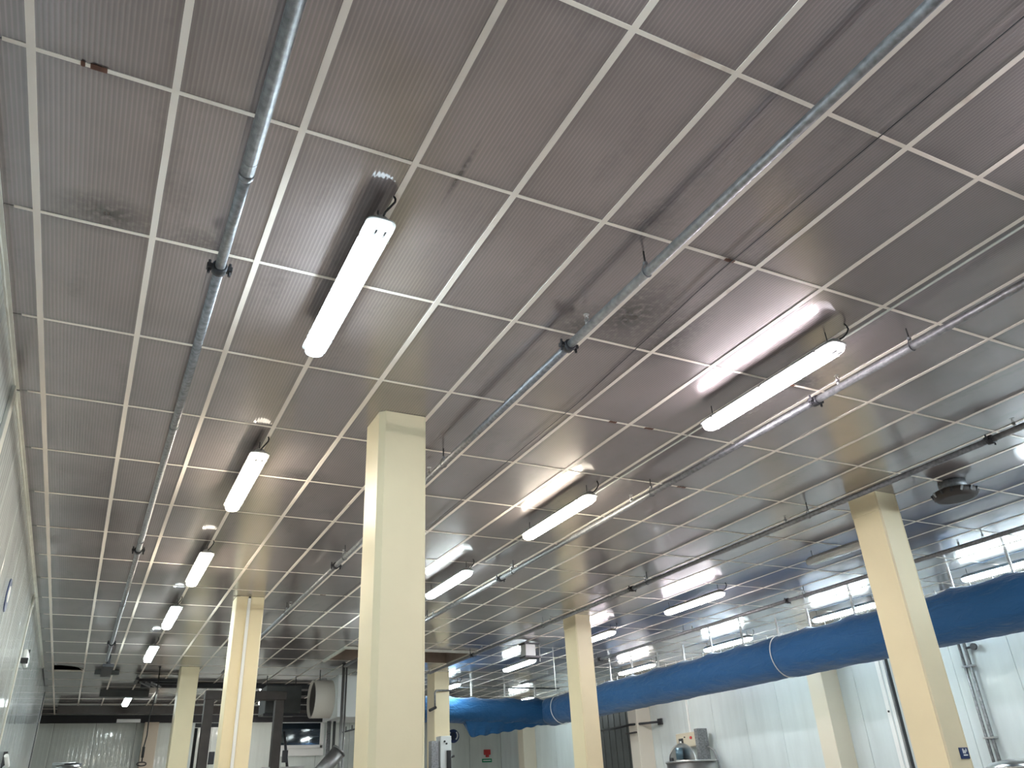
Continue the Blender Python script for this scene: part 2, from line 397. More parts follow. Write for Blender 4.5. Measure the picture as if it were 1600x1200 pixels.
# recessed hatch beyond the near columns
hb = struct(box('ceiling_hatch', M_hatch, (hx0 + .03, hx1 - .03, hy0, hy1 - .03, 5.05, 5.08)))
box('hatch_side', M_hatch, (hx0 + .02, hx1 - .02, hy1 - .05, hy1 - .02, H, 5.05), hb)
box('hatch_side', M_hatch, (hx0 + .02, hx0 + .05, hy0, hy1 - .05, H, 5.05), hb)
box('hatch_side', M_hatch, (hx1 - .05, hx1 - .02, hy0, hy1 - .05, H, 5.05), hb)
box('hatch_side', M_hatch, (hx0 + .02, hx1 - .02, hy0, hy0 + .03, H, 5.05), hb)
box('hatch_frame', M_trim, (hx0 - .03, hx1 + .03, hy0 - .05, hy0 + .03, H - .05, H), hb, bevel=.004)
box('hatch_frame', M_trim, (hx0 - .03, hx0 + .03, hy0 + .03, hy1, H - .05, H), hb, bevel=.004)
box('hatch_frame', M_trim, (hx1 - .03, hx1 + .03, hy0 + .03, hy1, H - .05, H), hb, bevel=.004)
box('hatch_filler', M_panel, (hx0, hx1, GY + 11 * PY, hy0 - .05, H + .0055, H + .0095), hb)

# ------------------------------------------------------------------ columns
def column(x0, x1, y0, y1, label, cap=False, chamfer=.012, trunk=False):
    t = thing('column', label, 'column', ((x0 + x1) / 2, (y0 + y1) / 2, 0), 'cream yellow square columns')
    w, d = (x1 - x0) / 2, (y1 - y0) / 2; k = chamfer; q = .012
    poly = [(-w, -d + k), (-w + k, -d), (w - q, -d), (w, -d + q), (w, d - q), (w - q, d), (-w + q, d), (-w, d - q)]
    if cap:
        bm = bm_new(); add_prism(bm, [(x if x > 0 else x + .009, y) for x, y in poly], 0, H - .22); obj('shaft', bm, M_yellow, t)
        bm = bm_new(); add_prism(bm, poly, H - .22, H + .003); obj('cap_band', bm, M_yellow, t)
        box('corner_strip', M_yellow, (-w, -w + .012, -d + .012, -d + .07, 0, H - .22), t, bevel=.003)
    else:
        bm = bm_new(); add_prism(bm, poly, 0, H + .003); obj('shaft', bm, M_yellow, t)
    if trunk:
        box('cable_trunking', M_white, (-.045, .0, -d - .035, -d, 0, H - .03), t, bevel=.004, label='white vertical cable trunking')
        box('trunking_clip', M_dark, (-.035, -.005, -d - .03, -d, H - .03, H - .004), t)
    else:
        box('corner_bead', M_yellow, (w - .012, w + .003, -d - .003, -d + .012, 0, H), t, bevel=.002)
    return t
column(1.868, 2.275, 5.935, 6.335, 'large cream yellow column nearest the camera, in the middle of the photo', chamfer=.045)
column(7.93, 8.27, 5.93, 6.34, 'cream yellow column at the right of the photo, crossing the blue duct', cap=True)
column(1.865, 2.285, 12.97, 13.37, 'cream yellow column with white trunking down its front', trunk=True)
column(7.91, 8.235, 12.86, 13.31, 'cream yellow column in front of the bend of the blue duct', cap=True)
column(1.84, 2.225, 19.9, 20.35, 'farthest cream yellow column of the left row, greenish in the light')
column(7.86, 8.265, 19.8, 20.3, 'farthest cream yellow column of the right row, just right of the big middle column')
column(1.868, 2.275, 26.9, 27.3, 'cream yellow column near the back wall behind the left row') if False else None
# faint pier on the back wall
struct(box('wall_pier', mat('beige_pier_paint', (.56, .48, .38), .4), (1.87, 2.29, YB - .25, YB, 0, H - .24), bevel=.01))

# ------------------------------------------------------------------ lamps
LL = 1.57
def lamp(x, y, kind, label, group, off=False):
    """twin-tube weatherproof fitting hanging on two hooks, its near end at y"""
    t = thing('ceiling_light', label, 'light', (x, y, 4.45), group)
    m, me, ms = LM.get(kind, (M_lens_off, M_lens_off, M_lens_off))
    w = .066
    def shell(y0, y1, rows, mt, name, label=None, par=t):
        # rows: list of (half width, z); rounded plan at the ends
        bm = bm_new(); rings = []
        for hw, z, ins in rows:
            ring = []; R = .045
            a, b = y0 + ins, y1 - ins
            for (cx, cy, a0) in ((hw - R, b - R, 0), (-hw + R, b - R, 90), (-hw + R, a + R, 180), (hw - R, a + R, 270)):
                for s in range(5):
                    g = math.radians(a0 + s * 22.5); ring.append(bm.verts.new((cx + R * math.cos(g), cy + R * math.sin(g), z)))
            rings.append(ring)
        n = len(rings[0])
        for i in range(len(rings) - 1):
            for k in range(n): bm.faces.new((rings[i][k], rings[i][(k + 1) % n], rings[i + 1][(k + 1) % n], rings[i + 1][k])).smooth = True
        bm.faces.new(rings[0]); bm.faces.new(rings[-1][::-1])
        return obj(name, bm, mt, par, label)
    hs = shell(0, LL, [(w + .020, .058, 0), (w + .020, .068, 0), (w, .074, .004), (w - .025, .105, .02), (w - .04, .115, .04)], M_housing, 'housing')
    le = shell(0, LL, [(w - .018, 0, .022), (w - .006, .010, .010), (w, .030, .004), (w, .057, .002)], me, 'lens_end')
    # the long lit middle of the lens
    bm = bm_new(); sec = [(-w - .0015, .020), (-w + .005, .009), (-w + .017, -.0015), (w - .017, -.0015), (w - .005, .009), (w + .0015, .020)]
    A = [[bm.verts.new((px, yy, pz)) for px, pz in sec] for yy in (.085, LL - .085)]
    for k in range(len(sec) - 1): bm.faces.new((A[0][k], A[0][k + 1], A[1][k + 1], A[1][k])).smooth = True
    bm.faces.new(A[0]); bm.faces.new(A[1][::-1])
    obj('lens', bm, m, t)
    for s in (-1, 1): box('lens_side', ms, (s * (w + .001) - .0012, s * (w + .001) + .0012, .09, LL - .09, .0205, .056), t)
    if not off:
        for s in (-1, 1):
            bm = bm_new(); add_tube(bm, [(s * .026, .030, .003), (s * .026, .082, .003)], .008, 8); obj('tube_end', bm, M_galv, le, label='metal cap of a fluorescent tube')
    for yy in (.18, LL / 2, LL - .18):
        for s in (-1, 1): box('clip', M_steel, (s * (w + .018) - .004, s * (w + .018) + .006, yy - .012, yy + .012, .050, .074), hs)
    for yy in (.11, LL - .11):
        tube('hook', M_dark, [(0, yy, .112), (0, yy, H - 4.45 + .004)], .004, t, 6)
    tube('cable', M_black, [(0, .0, .085), (.0, -.035, .085), (.02, -.055, .11), (.045, -.06, .15), (.05, -.05, .18), (.045, -.04, H - 4.45 + .004)], .0065, t, 8)
    if off:
        box('gear_tray', M_white, (-w + .03, w - .03, .12, LL - .12, .012, .045), t)
    return t
g1 = 'lit lights hung in the row nearest the left wall'; g2 = 'lit lights hung in the row behind the big middle column'
g3 = 'lights hung in the row along the right columns'; g4 = 'lit lights hung above the blue duct'
rows = [
 (1.035, 3.36, 'cool', 'largest bright ceiling light, left of the picture centre, nearest the camera', g1),
 (1.05, 6.87, 'warm', 'second ceiling light of the row along the left wall, left of the big column', g1),
 (1.06, 10.20, 'warm', 'third ceiling light of the row along the left wall', g1),
 (1.04, 13.25, 'cyan', 'fourth ceiling light of the row along the left wall', g1),
 (1.02, 16.65, 'cyan', 'fifth ceiling light of the row along the left wall, above a yellow column', g1),
 (1.03, 0.0, 'cool', 'ceiling light of the left row over the camera, just outside the top of the frame', g1),
 (1.05, 24.1, 'cyan', 'ceiling light far behind the left row, near the back wall', g1),
 (4.575, 3.36, 'pink', 'long pinkish white ceiling light at the upper right, beside a galvanised pipe', g2),
 (4.55, 6.82, 'warm', 'warm white ceiling light between the big column and the upper right light', g2),
 (4.52, 10.05, 'cyan', 'cool white ceiling light touching the right edge of the big middle column', g2),
 (4.55, 0.0, 'pink', 'ceiling light of the second row outside the right of the frame', g2),
 (4.60, 23.6, 'neutral', 'small far ceiling light right of the column with white trunking', g2),
 (4.60, 27.0, 'neutral', 'tiny farthest ceiling light behind the gantry leg', g2),
 (4.54, 13.4, 'cyan', 'ceiling light of the second row hidden behind the big middle column', g2),
 (9.12, 10.12, 'pink', 'pinkish ceiling light between the two right columns', g3),
 (9.13, 13.42, 'pink', 'ceiling light half hidden by the right edge of the middle distance column', g3),
 (9.15, 16.8, 'cyan', 'cool ceiling light beside the hanging box left of the middle distance column', g3),
 (8.95, 20.75, 'cyan', 'far ceiling light just above the left end of the blue duct', g3),
 (9.12, 3.3, 'cool', 'ceiling light of the third row outside the right of the frame', g3),
 (12.62, 6.7, 'cyan', 'cool ceiling light above the blue duct at the right edge of the photo', g4),
 (12.62, 10.0, 'cyan', 'cool ceiling light above the blue duct, just left of the right column', g4),
 (12.6, 13.35, 'cyan', 'cool ceiling light above the blue duct, third from the right edge', g4),
 (12.6, 16.9, 'neutral', 'white ceiling light above the blue duct beside the middle distance column', g4),
 (12.6, 23.4, 'cyan', 'far cool ceiling light seen over the dip in the blue duct', g4),
 (12.62, 3.3, 'cyan', 'ceiling light over the duct outside the right of the frame, farther one', g4),
 (12.62, 0.0, 'cyan', 'ceiling light over the duct outside the right of the frame, nearer one', g4),
 (9.12, 0.0, 'cool', 'ceiling light of the third row level with the camera, outside the frame', g3),
]
for x, y, k, lab, g in rows: lamp(x, y, k, lab, g)
lamp(9.14, 6.68, 'off', 'unlit grey ceiling light left of the right column', g3, off=True)

# ------------------------------------------------------------------ sprinkler pipes
ZP = 4.492
def pipe_run(x, ya, yb, label, r=.030, y_step=None, hang0=3.18, spr0=3.887, cpl0=4.15, flip=1):
    t = thing('sprinkler_pipe', label, 'pipe', (x, ya, ZP), 'galvanised sprinkler pipes under the ceiling')
    if y_step: tube('pipe', M_galv, [(0, 0, 0), (0, y_step - ya, 0)], r * 1.22, t, 16, 'thicker near length of pipe'); tube('reducer', M_galv, [(0, y_step - ya, 0), (0, y_step - ya + .03, 0), (0, y_step - ya + .05, 0)], [r * 1.32, r * 1.32, r * 1.02], t, 16)
    cur = y_step if y_step else ya
    c = cpl0
    while c < ya + .3: c += 6.14
    cuts = []
    while c < yb: cuts.append(c); c += 6.14
    for b in cuts + [yb]:
        if b - cur > .05: tube('pipe', M_galv, [(0, cur - ya, 0), (0, b - ya, 0)], r, t, 16)
        cur = b
    for cy in cuts:
        if y_step and cy < y_step: continue
        bm = bm_new(); yy = cy - ya
        add_tube(bm, [(0, yy - .03, 0), (0, yy - .026, 0), (0, yy + .026, 0), (0, yy + .03, 0)], [r * 1.2, r * 1.5, r * 1.5, r * 1.2], 14)
        for s in (-1, 1):
            add_box(bm, s * r * 1.9 - .016, s * r * 1.9 + .016, yy - .022, yy + .022, -.016, .016, bevel=.004)
            add_tube(bm, [(s * r * 1.95, yy, -.045), (s * r * 1.95, yy, .045)], .009, 6)
        obj('coupling', bm, M_dark, t, label='dark bolted pipe coupling')
    h = hang0
    while h < yb:
        if h > ya:
            yy = h - ya; bm = bm_new()
            add_tube(bm, [(0, yy, r + .045), (.0, yy + .0, H + .003 - ZP)], .006, 6)
            hr = obj('hanger_rod', bm, M_black, t)
            bm = bm_new(); pts = [((r + .004) * math.sin(a) * (1 if abs(math.cos(a)) < .9 else .9), yy, (r + .004) * math.cos(a) + (.03 * max(0, math.cos(a)) ** 3)) for a in [2 * math.pi * k / 16 for k in range(17)]]
            add_tube(bm, pts, .0045, 6); add_box(bm, -.012, .012, yy - .01, yy + .01, r + .03, r + .05)
            obj('hanger_clamp', bm, M_galv, hr)
        h += 3.35
    s_ = spr0
    while s_ < yb:
        if s_ > ya:
            yy = s_ - ya; bm = bm_new()
            add_tube(bm, [(0, yy, r * .8), (0, yy, r + .03)], .014, 8); add_tube(bm, [(0, yy, r + .03), (0, yy, r + .04)], .018, 6)
            for q in (-1, 1): add_tube(bm, [(q * .012, yy, r + .04), (q * .014, yy, r + .06), (q * .004, yy, r + .078)], .0028, 5)
            add_tube(bm, [(0, yy, r + .078), (0, yy, r + .082)], .021, 10)
            obj('sprinkler_head', bm, M_steel, t)
        s_ += 3.02
    return t
pipe_run(.283, -2.5, 18.3, 'galvanised pipe nearest the left wall, with a thicker top length', y_step=3.27)
pipe_run(2.69, -2.5, 19.6, 'thick galvanised pipe crossing the picture from the top right to the middle column')
pipe_run(5.12, -2.5, 18.3, 'bright galvanised pipe running below the pinkish white light')
pipe_run(7.43, -2.5, 19.0, 'grey pipe passing over the two right columns')
pipe_run(10.70, -2.5, 20.5, 'dark grey pipe between the dead light and the blue duct')
# cross pipe above the far duct run
t = thing('branch_pipe', 'thin pale pipe above the far cross run of the blue duct', 'pipe', (8.3, 21.9, 4.57))
tube('pipe', M_galv, [(0, 0, 0), (4.4, 0, 0)], .022, t, 12)
for k in range(4): tube('hanger_rod', M_dark, [(.5 + k * 1.1, 0, .02), (.5 + k * 1.1, 0, H - 4.57 + .003)], .005, t, 6)
# black cable lines along the ceiling
tag(tube('ceiling_wire', M_black, [(3.31, -2, H - .006), (3.28, 1.8, H - .006), (3.28, 3.2, H - .006), (3.40, 5.2, H - .006), (3.43, 9.5, H - .006), (3.42, 14, H - .006)], .0035, None, 6), 'thin dark wire running along the ceiling right of the middle', 'wire')
tag(tube('ceiling_cable', M_trim, [(4.74, -2, H - .011), (4.755, 3, H - .012), (4.76, 6, H - .011), (4.755, 10, H - .011)], .008, None, 8), 'pale power cable clipped along a grid bar over the pinkish lights', 'cable')

# ------------------------------------------------------------------ blue fabric duct
duct = thing('fabric_duct', 'large blue fabric air duct hung along the right wall', 'duct', (12.2, 0, 3.9))
hang_y = [-1.0, .2, 1.4, 2.6, 3.7, 4.8, 5.9, 7.17, 8.19, 9.2, 10.21, 11.3, 12.15, 13.2, 14.2, 15.2, 16.2, 17.3, 18.3, 19.4, 20.4]
def nz(a, b, s=1.0):
    return (math.sin(a * 3.1 * s + b * 2.3) + .6 * math.sin(a * 7.3 * s - b * 3.7 + 1.3) + .35 * math.sin(a * 15.7 * s + b * 5.1 + .7)) / 2
def sag(u, H_):
    ds = sorted(abs(u - h) for h in H_); lo = [h for h in H_ if h <= u]; hi = [h for h in H_ if h > u]
    if not lo or not hi: return .5
    a, b = lo[-1], hi[0]; f = (u - a) / (b - a); return math.sin(math.pi * f) ** .7 * (b - a)
def sleeve(name, along, u0, u1, hangs, rz, ry, cz, n_per_m, parent, origin, dip=None, label=None):
    bm = bm_new(); n = int((u1 - u0) * n_per_m); seg = 40; rings = []
    for i in range(n + 1):
        u = u0 + (u1 - u0) * i / n; s = sag(u, hangs)
        ring = []
        rzz = rz(u); ryy = ry(u)
        for k in range(seg):
            a = 2 * math.pi * k / seg; cs, sn = math.cos(a), math.sin(a)
            top = max(0, sn) ** 6
            w = .010 * nz(u, a * 2) + .006 * nz(u * 2.7, a * 3 + 1)
            if dip: w += dip(u, a)
            z = sn * (rzz + w) - top * .055 * s + top * .012 * (1 - min(1, s * 3))
            y = cs * (ryy + w)
            p = (y, u, z) if along == 'y' else (u, y, z)
            ring.append(bm.verts.new((p[0], p[1], p[2] + cz(u))))
        rings.append(ring)
    for i in range(n):
        for k in range(seg): bm.faces.new((rings[i][k], rings[i][(k + 1) % seg], rings[i + 1][(k + 1) % seg], rings[i + 1][k])).smooth = True
    bm.faces.new(rings[0]); bm.faces.new(rings[-1])
    return obj(name, bm, M_fabric, parent, label)
def pinch(u, a):     # gathered in at the white ring
    v = 0
    for c in (12.08,): v -= .03 * math.exp(-((u - c) / .10) ** 2)
    v -= .03 * math.exp(-((u - 20.9) / .15) ** 2)
    return v
sleeve('main_sleeve', 'y', -2.5, 21.55, hang_y, lambda u: .435 - .002 * u, lambda u: .43 - .002 * u, lambda u: .0 - .0 * u, 9, duct, None, pinch)
hx = [-4.1, -3.2, -2.45, -1.4, -.4, .6]
def folds(u, a):     # diagonal folds where the cross run meets the bend
    f = math.exp(-((u + 1.0) / .9) ** 2)
    return .016 * f * math.sin(9 * u + 3.2 * a) + .012 * math.sin(2.2 * u + 2 * a) * max(0, math.sin(a))
sleeve('cross_sleeve', 'x', -4.6, .1, hx, lambda u: .345 + .01 * (u + 4) / 4, lambda u: .33, lambda u: .10 - .02 * (u + 4.6), 12, duct, None, folds)
for o_ in duct.children:
    if o_.name.startswith('cross_sleeve'): o_.location = (0, 21.75, 0)
# loose fold of fabric hanging under the cross run
bm = bm_new(); n, mseg = 70, 14; G = {}
for side in (0, 1):
    for i in range(n + 1):
        u = i / n; x = -2.78 + 3.0 * u
        depth = .48 * (min(1, u / .05) ** .6) * (1 - .80 * u ** 1.3) if u > 0 else 0.02
        for j in range(mseg + 1):
            v = j / mseg
            bulge = .11 * math.sin(math.pi * min(1, v * .5 + .5)) * (1 - .3 * v)
            rip = .045 * math.sin(u * 52 * (1 - .35 * u) + v * 2.2) * v * (1 - .7 * u)
            y = (-1 if side == 0 else 1) * (.03 + bulge * .8) + rip
            z = -.17 - v * depth + .018 * math.sin(u * 50) * v
            G[side, i, j] = bm.verts.new((x + .10 * v * (1 - u), 21.72 + y, z))
for side in (0, 1):
    for i in range(n):
        for j in range(mseg): bm.faces.new((G[side, i, j], G[side, i + 1, j], G[side, i + 1, j + 1], G[side, i, j + 1])).smooth = True
for i in range(n): bm.faces.new((G[0, i, mseg], G[0, i + 1, mseg], G[1, i + 1, mseg], G[1, i, mseg])).smooth = True
obj('loose_fold', bm, M_fabric, duct, 'slack fabric sagging below the duct')
for i, yy in enumerate((12.08, 20.9)):
    pts = [(math.cos(a) * .405, yy + .04 * math.sin(a + .5), math.sin(a) * .405) for a in [2 * math.pi * k / 40 for k in range(41)]]
    tube('tie_cord', M_white, pts, .011, duct, 6, 'white cord tied round the duct')
for yy in hang_y:
    bm = bm_new(); add_box(bm, -.012, .012, yy - .02, yy + .02, .40, H - 3.9 + .003); add_tube(bm, [(0, yy, .38), (0, yy, .44)], .022, 8)
    obj('hanger_strap', bm, M_white, duct)
    for s in (.33, .72):
        tube('cable_tie', M_white, [(0, yy + s, .36), (.02, yy + s + .02, .46)], .006, duct, 5)
for xx in hx[:-1]:
    bm = bm_new(); add_box(bm, xx - .02, xx + .02, 21.73, 21.76, .42, H - 3.9 + .003); obj('hanger_strap', bm, M_white, duct)

# ------------------------------------------------------------------ ceiling devices
d = thing('ceiling_diffuser', 'dirty round grey air diffuser under the ceiling, right of the right column top', 'vent', (8.60, 5.40, H))
tube('neck', M_galv, [(0, 0, .003), (0, 0, -.10)], .15, d, 28)
bm = bm_new(); add_tube(bm, [(0, 0, -.10), (0, 0, -.112), (0, 0, -.16), (0, 0, -.20), (0, 0, -.205)], [.20, .235, .24, .21, .17], 28); obj('louvre_ring', bm, M_brown, d)
for k in range(14):
    a = 2 * math.pi * k / 14; bm = bm_new()
    add_box(bm, -.012, .012, -.012, .012, -.02, .035, bevel=.003)
    o = obj('stud', bm, M_dark if k % 3 else M_steel, d); o.location = (.235 * math.cos(a), .235 * math.sin(a), -.15); o.rotation_euler = (.5 * math.sin(a), .3, a)
j = thing('hanging_box', 'small grey box hung from the ceiling beside a far light', 'box', (8.35, 15.6, H))
box('body', M_greybox, (-.12, .12, -.12, .12, -.30, -.06), j, bevel=.01); box('top_plate', M_dark, (-.15, .22, -.14, .14, -.06, -.03), j); box('bottom_plate', M_dark, (-.14, .24, -.13, .13, -.335, -.30), j)
tube('stem', M_dark, [(0, 0, -.03), (0, 0, .003)], .03, j, 10)
for i, (x, y, zl) in enumerate(((8.74, 15.8, .36), (9.22, 16.05, .34), (9.95, 17.3, .75))):
    tag(tube('suspension_rod', M_white, [(x, y, H + .002), (x, y, H - zl)], .011, None, 8), ['short white rod hanging beside the grey hanging box', 'second white rod hanging left of the middle distance column', 'long white rod reaching down towards the blue duct bend'][i], 'rod', 'white rods hanging from the ceiling')
# rust marks at joints of the grid (worn metal, lumps of corrosion)
for i, (x, y) in enumerate(((3.285, GY), (3.92, GY + 2 * PY), (4.93, GY + PY), (4.32, GY + 2.0 * PY), (-.45, GY), (5.6, GY + 3 * PY), (1.87, 12.98), (3.1, 12.57))):
    bm = bm_new()
    for k in range(7):
        w_ = random.uniform(.006, .02); ox = random.uniform(-.05, .05)
        add_box(bm, ox - w_, ox + w_, -.017 + random.uniform(0, .006), .012 + random.uniform(0, .006), -.0012 - random.uniform(0, .0015), .001)
    o = obj('rust_patch', bm, M_rust, ceiling); o.location = (x, y, H)

# ------------------------------------------------------------------ things on the left wall
t = thing('round_sign', 'round dark blue sign high on the white left wall', 'sign', (XL, 9.82, 3.78))
tube('plate', M_blue, [(.0, 0, 0), (.010, 0, 0)], .17, t, 32); tube('emblem', M_white, [(.010, 0, .01), (.012, 0, .01)], .085, t, 20)
t = thing('emergency_light', 'small white emergency light fixed to the left wall', 'light', (XL, 14.2, 3.84))
box('housing', M_white, (0, .06, -.3, .3, -.09, .09), t, bevel=.02); box('bracket', M_dark, (.0, .09, -.42, -.32, -.12, -.05), t, bevel=.006)
tube('knob', M_dark, [(.06, -.05, .12), (.06, -.05, .08)], .015, t, 8)
t = thing('wall_clamp', 'small black clamp with a hose low on the left wall', 'clamp', (XL, 14.7, 2.42))
box('body', M_black, (0, .10, -.08, .08, -.22, -.02), t, bevel=.02); box('arm', M_dark, (.0, .05, -.02, .02, -.02, .20), t, bevel=.006); tube('hose', M_white, [(.05, -.05, -.02), (.09, -.2, .0), (.06, -.4, .12)], .03, t, 10)

# ------------------------------------------------------------------ things at the back left
g = thing('gantry', 'brown steel portal frame standing between the two left columns', 'frame', (3.3, 20.0, 0))
box('beam', M_brown, (-.88, .92, -.11, .11, 3.97, 4.16), g, bevel=.01)
box('leg', M_brown, (-.87, -.67, -.10, .10, 0, 3.97), g, bevel=.01); box('leg', M_brown, (.68, .88, -.10, .10, 0, 3.97), g, bevel=.01)
tube('brace', M_dark, [(.95, 0, 3.3), (1.14, 0, 2.2)], .03, g, 8); tube('side_post', M_dark, [(-.95, .15, 0), (-.95, .15, 3.4)], .035, g, 8)
box('cross_rail', M_dark, (-.98, -.2, .12, .18, 3.42, 3.50), g)
for sx_ in (-.6, .98): box('bracket', M_dark, (sx_ - .06, sx_ + .06, -.16, -.1, 2.65, 2.9), g, bevel=.01)
tube('rail', M_steel, [(-1.1, 0, 2.55), (-.2, 0, 2.55)], .02, g, 8); tube('rail', M_steel, [(.5, -.05, 2.55), (1.45, -.05, 2.55), (1.45, -.05, 2.4)], .02, g, 8)
g = thing('dark_fan_box', 'dark grey fan housing high behind the gantry', 'fan', (4.3, 21.0, 4.05))
box('housing', M_darkgrey, (-.42, .42, -.4, .4, -.30, .33), g, bevel=.02)
for k in range(3): box('blade', M_dark, (.43, .62, -.3, -.26, -.22 + k * .17, -.12 + k * .17), g, bevel=.005)
tube('shaft', M_dark, [(.42, 0, 0), (.9, 0, 0)], .05, g, 10); box('base_rail', M_dark, (-.45, .95, -.42, -.34, -.36, -.30), g)
for sx_ in (-.35, .35): tube('hanger_rod', M_dark, [(sx_, 0, .33), (sx_, 0, H - 4.05)], .01, g, 6)
g = thing('extract_unit', 'white extractor box with a big round metal duct opening on its left', 'extractor', (6.0, 19.9, 3.97))
box('housing', M_greybox, (-.72, .75, -.55, .75, -.43, .50), g, bevel=.015)
bm = bm_new(); seg = 40
def ringx(x, r): return [bm.verts.new((x, .10 + r * math.cos(2 * math.pi * k / seg), r * math.sin(2 * math.pi * k / seg) + .03)) for k in range(seg)]
R_ = [ringx(-.72, .42), ringx(-1.18, .42), ringx(-1.18, .405), ringx(-.80, .405)]
for i in range(3):
    for k in range(seg): bm.faces.new((R_[i][k], R_[i][(k + 1) % seg], R_[i + 1][(k + 1) % seg], R_[i + 1][k])).smooth = (i != 1)
obj('round_duct', bm, mat('pale_duct_paint', (.60, .56, .50), .5), g)
tube('opening_shade_disc', M_brown, [(-1.12, .10, .03), (-1.10, .10, .03)], .404, g, 36)  # dark disc stands in for the shade inside the open duct end
box('top_clamp', M_steel, (-.98, -.86, .0, .12, .44, .49), g, bevel=.005)
for sx_ in (-1.0, .3): tube('hanger_rod', M_dark, [(sx_, .1, .45), (sx_, .1, H - 3.97 + .003)], .01, g, 6)
M_dull = mat('dull_steel', (.26, .26, .26), .42, metal=.8, noise=.2, nscale=6)
g = thing('standing_pipe', 'tall thin stainless pipe standing in front of the white extractor box', 'pipe', (5.14, 18.45, 0))
tube('pipe', M_dull, [(0, 0, 0), (0, 0, 4.56)], .035, g, 12); tube('pipe', M_dull, [(.09, .08, 0), (.09, .08, 4.50)], .02, g, 10); tube('cap', M_dark, [(0, 0, 4.56), (0, 0, 4.59)], .045, g, 12); box('foot_plate', M_steel, (-.1, .15, -.1, .15, 0, .01), g)
g = thing('drop_pipes', 'grey pipes dropping below the white extractor box', 'pipe', (5.4, 20.3, 0))
tube('pipe', M_galv, [(-.04, 0, 0), (-.04, 0, 3.54)], .05, g, 10); tube('pipe', M_darkgrey, [(.09, 0, 0), (.09, 0, 3.54)], .035, g, 10); box('foot_plate', M_galv, (-.15, .2, -.1, .1, 0, .01), g)
g = thing('chute', 'inclined dark stainless chute at the bottom edge beside the big column', 'chute', (4.85, 18.0, 0))
tube('barrel', M_dull, [(.14, 0, 2.74), (-.45, 0, 2.10)], .15, g, 28); tube('rim', M_dull, [(.155, 0, 2.757), (.135, 0, 2.735)], .162, g, 28)
tube('leg', M_dark, [(-.45, 0, 2.12), (-.45, 0, 0)], .05, g, 8); box('hopper', M_darkgrey, (-1.2, -.42, -.3, .3, 1.9, 2.42), g, bevel=.02); tube('leg', M_dark, [(-1.1, 0, 1.92), (-1.1, 0, 0)], .04, g, 8)
g = thing('wall_bracket', 'dark angled bracket sticking out below the extractor box', 'bracket', (5.35, 19.28, 3.2))
tube('arm', M_dark, [(0, 0, .25), (0, 0, 0), (.42, 0, .09)], .02, g, 8)
for k in range(2): tube('hook', M_dark, [(.14 + k * .14, 0, .03 + k * .03), (.14 + k * .14, 0, .13 + k * .03)], .012, g, 6)
g = thing('hoist_hook', 'hook block hanging on a long dark cable in front of the back wall', 'hook', (1.38, 20.0, 2.7))
tube('cable', M_black, [(.02, 0, 1.95), (.04, 0, 1.5), (.0, 0, 1.2), (-.04, 0, .9), (-.03, 0, .55), (-.06, 0, .3), (-.05, 0, .05)], .013, g, 8)
tube('plug', M_steel, [(.04, 0, 1.50), (.03, 0, 1.2)], .022, g, 8); tube('weight', M_black, [(-.055, 0, .33), (-.055, 0, .12)], .028, g, 8)
tube('handle', M_brown, [(-.05 + .09 * math.cos(a), .0, .0 + .035 * math.sin(a)) for a in [2 * math.pi * k / 20 for k in range(21)]], .014, g, 8)
tube('hanger', M_dark, [(.02, 0, 1.95 - .01), (.02, 0, 1.955)], .03, g, 8)
# clutter under the far ceiling: trays, frames, beams
def simple(name, m, b, label, cat, group=None, bevel=.006):
    return tag(box(name, m, b, None, bevel), label, cat, group)
simple('cable_tray', M_darkgrey, (.12, .62, 20.6, 20.72, 4.56, H + .002), 'dark cable tray under the ceiling near the left pipe end', 'tray')
simple('cable_tray', M_darkgrey, (.35, 1.5, 23.8, 24.05, 4.48, H + .002), 'dark cable tray in front of the far left light', 'tray')
simple('cable_tray', M_dark, (1.2, 7.6, 22.4, 22.55, 4.54, H - .001), 'long dark cable tray behind the gantry beam', 'tray')
simple('cable_tray', M_brown, (-.6, 13.0, 26.9, 27.1, 4.40, 4.62), 'long brown beam close to the back wall', 'beam')
0 and simple('ceiling_beam', M_dark, (-.85, .8, 20.95, 21.05, 4.57, 4.64), 'short dark beam beyond the warped ceiling panel', 'beam')
simple('ceiling_batten', M_white, (1.0, 1.65, 28.0, 28.12, 4.28, 4.37), 'short white batten near the back wall beside the hook cable', 'batten')
g = thing('valve_frame', 'dark frame of pipes and valves above the hanging hook cable', 'frame', (1.5, 21.3, 4.4))
for b in ((-.5, .5, -.03, .03, .12, .18), (-.5, -.44, -.4, .4, .10, .16), (.44, .5, -.4, .4, .10, .16), (-.5, .5, .34, .4, .12, .18)): box('bar', M_dark, b, g)
for k in range(3): tube('valve_pipe', M_galv, [(-.4 + k * .12, -.35, .05), (-.15 + k * .12, .3, .05)], .022, g, 8)
for s in (-.47, .47): tube('hanger_rod', M_dark, [(s, 0, .15), (s, 0, H - 4.4)], .01, g, 6)
g = thing('drop_post', 'dark post fixed at the end of the left galvanised pipe', 'bracket', (.33, 18.9, 4.35))
box('plate', M_dark, (-.10, .10, -.5, .9, .04, .10), g, bevel=.006); tube('bolt', M_dark, [(0, .3, .1), (0, .3, H - 4.35)], .03, g, 8); tube('bolt', M_dark, [(0, -.3, .1), (0, -.3, H - 4.35)], .03, g, 8)
g = thing('steam_cooker', 'pale round vessel tops at the bottom left by the back wall', 'vessel', (-.05, 24.0, 0))
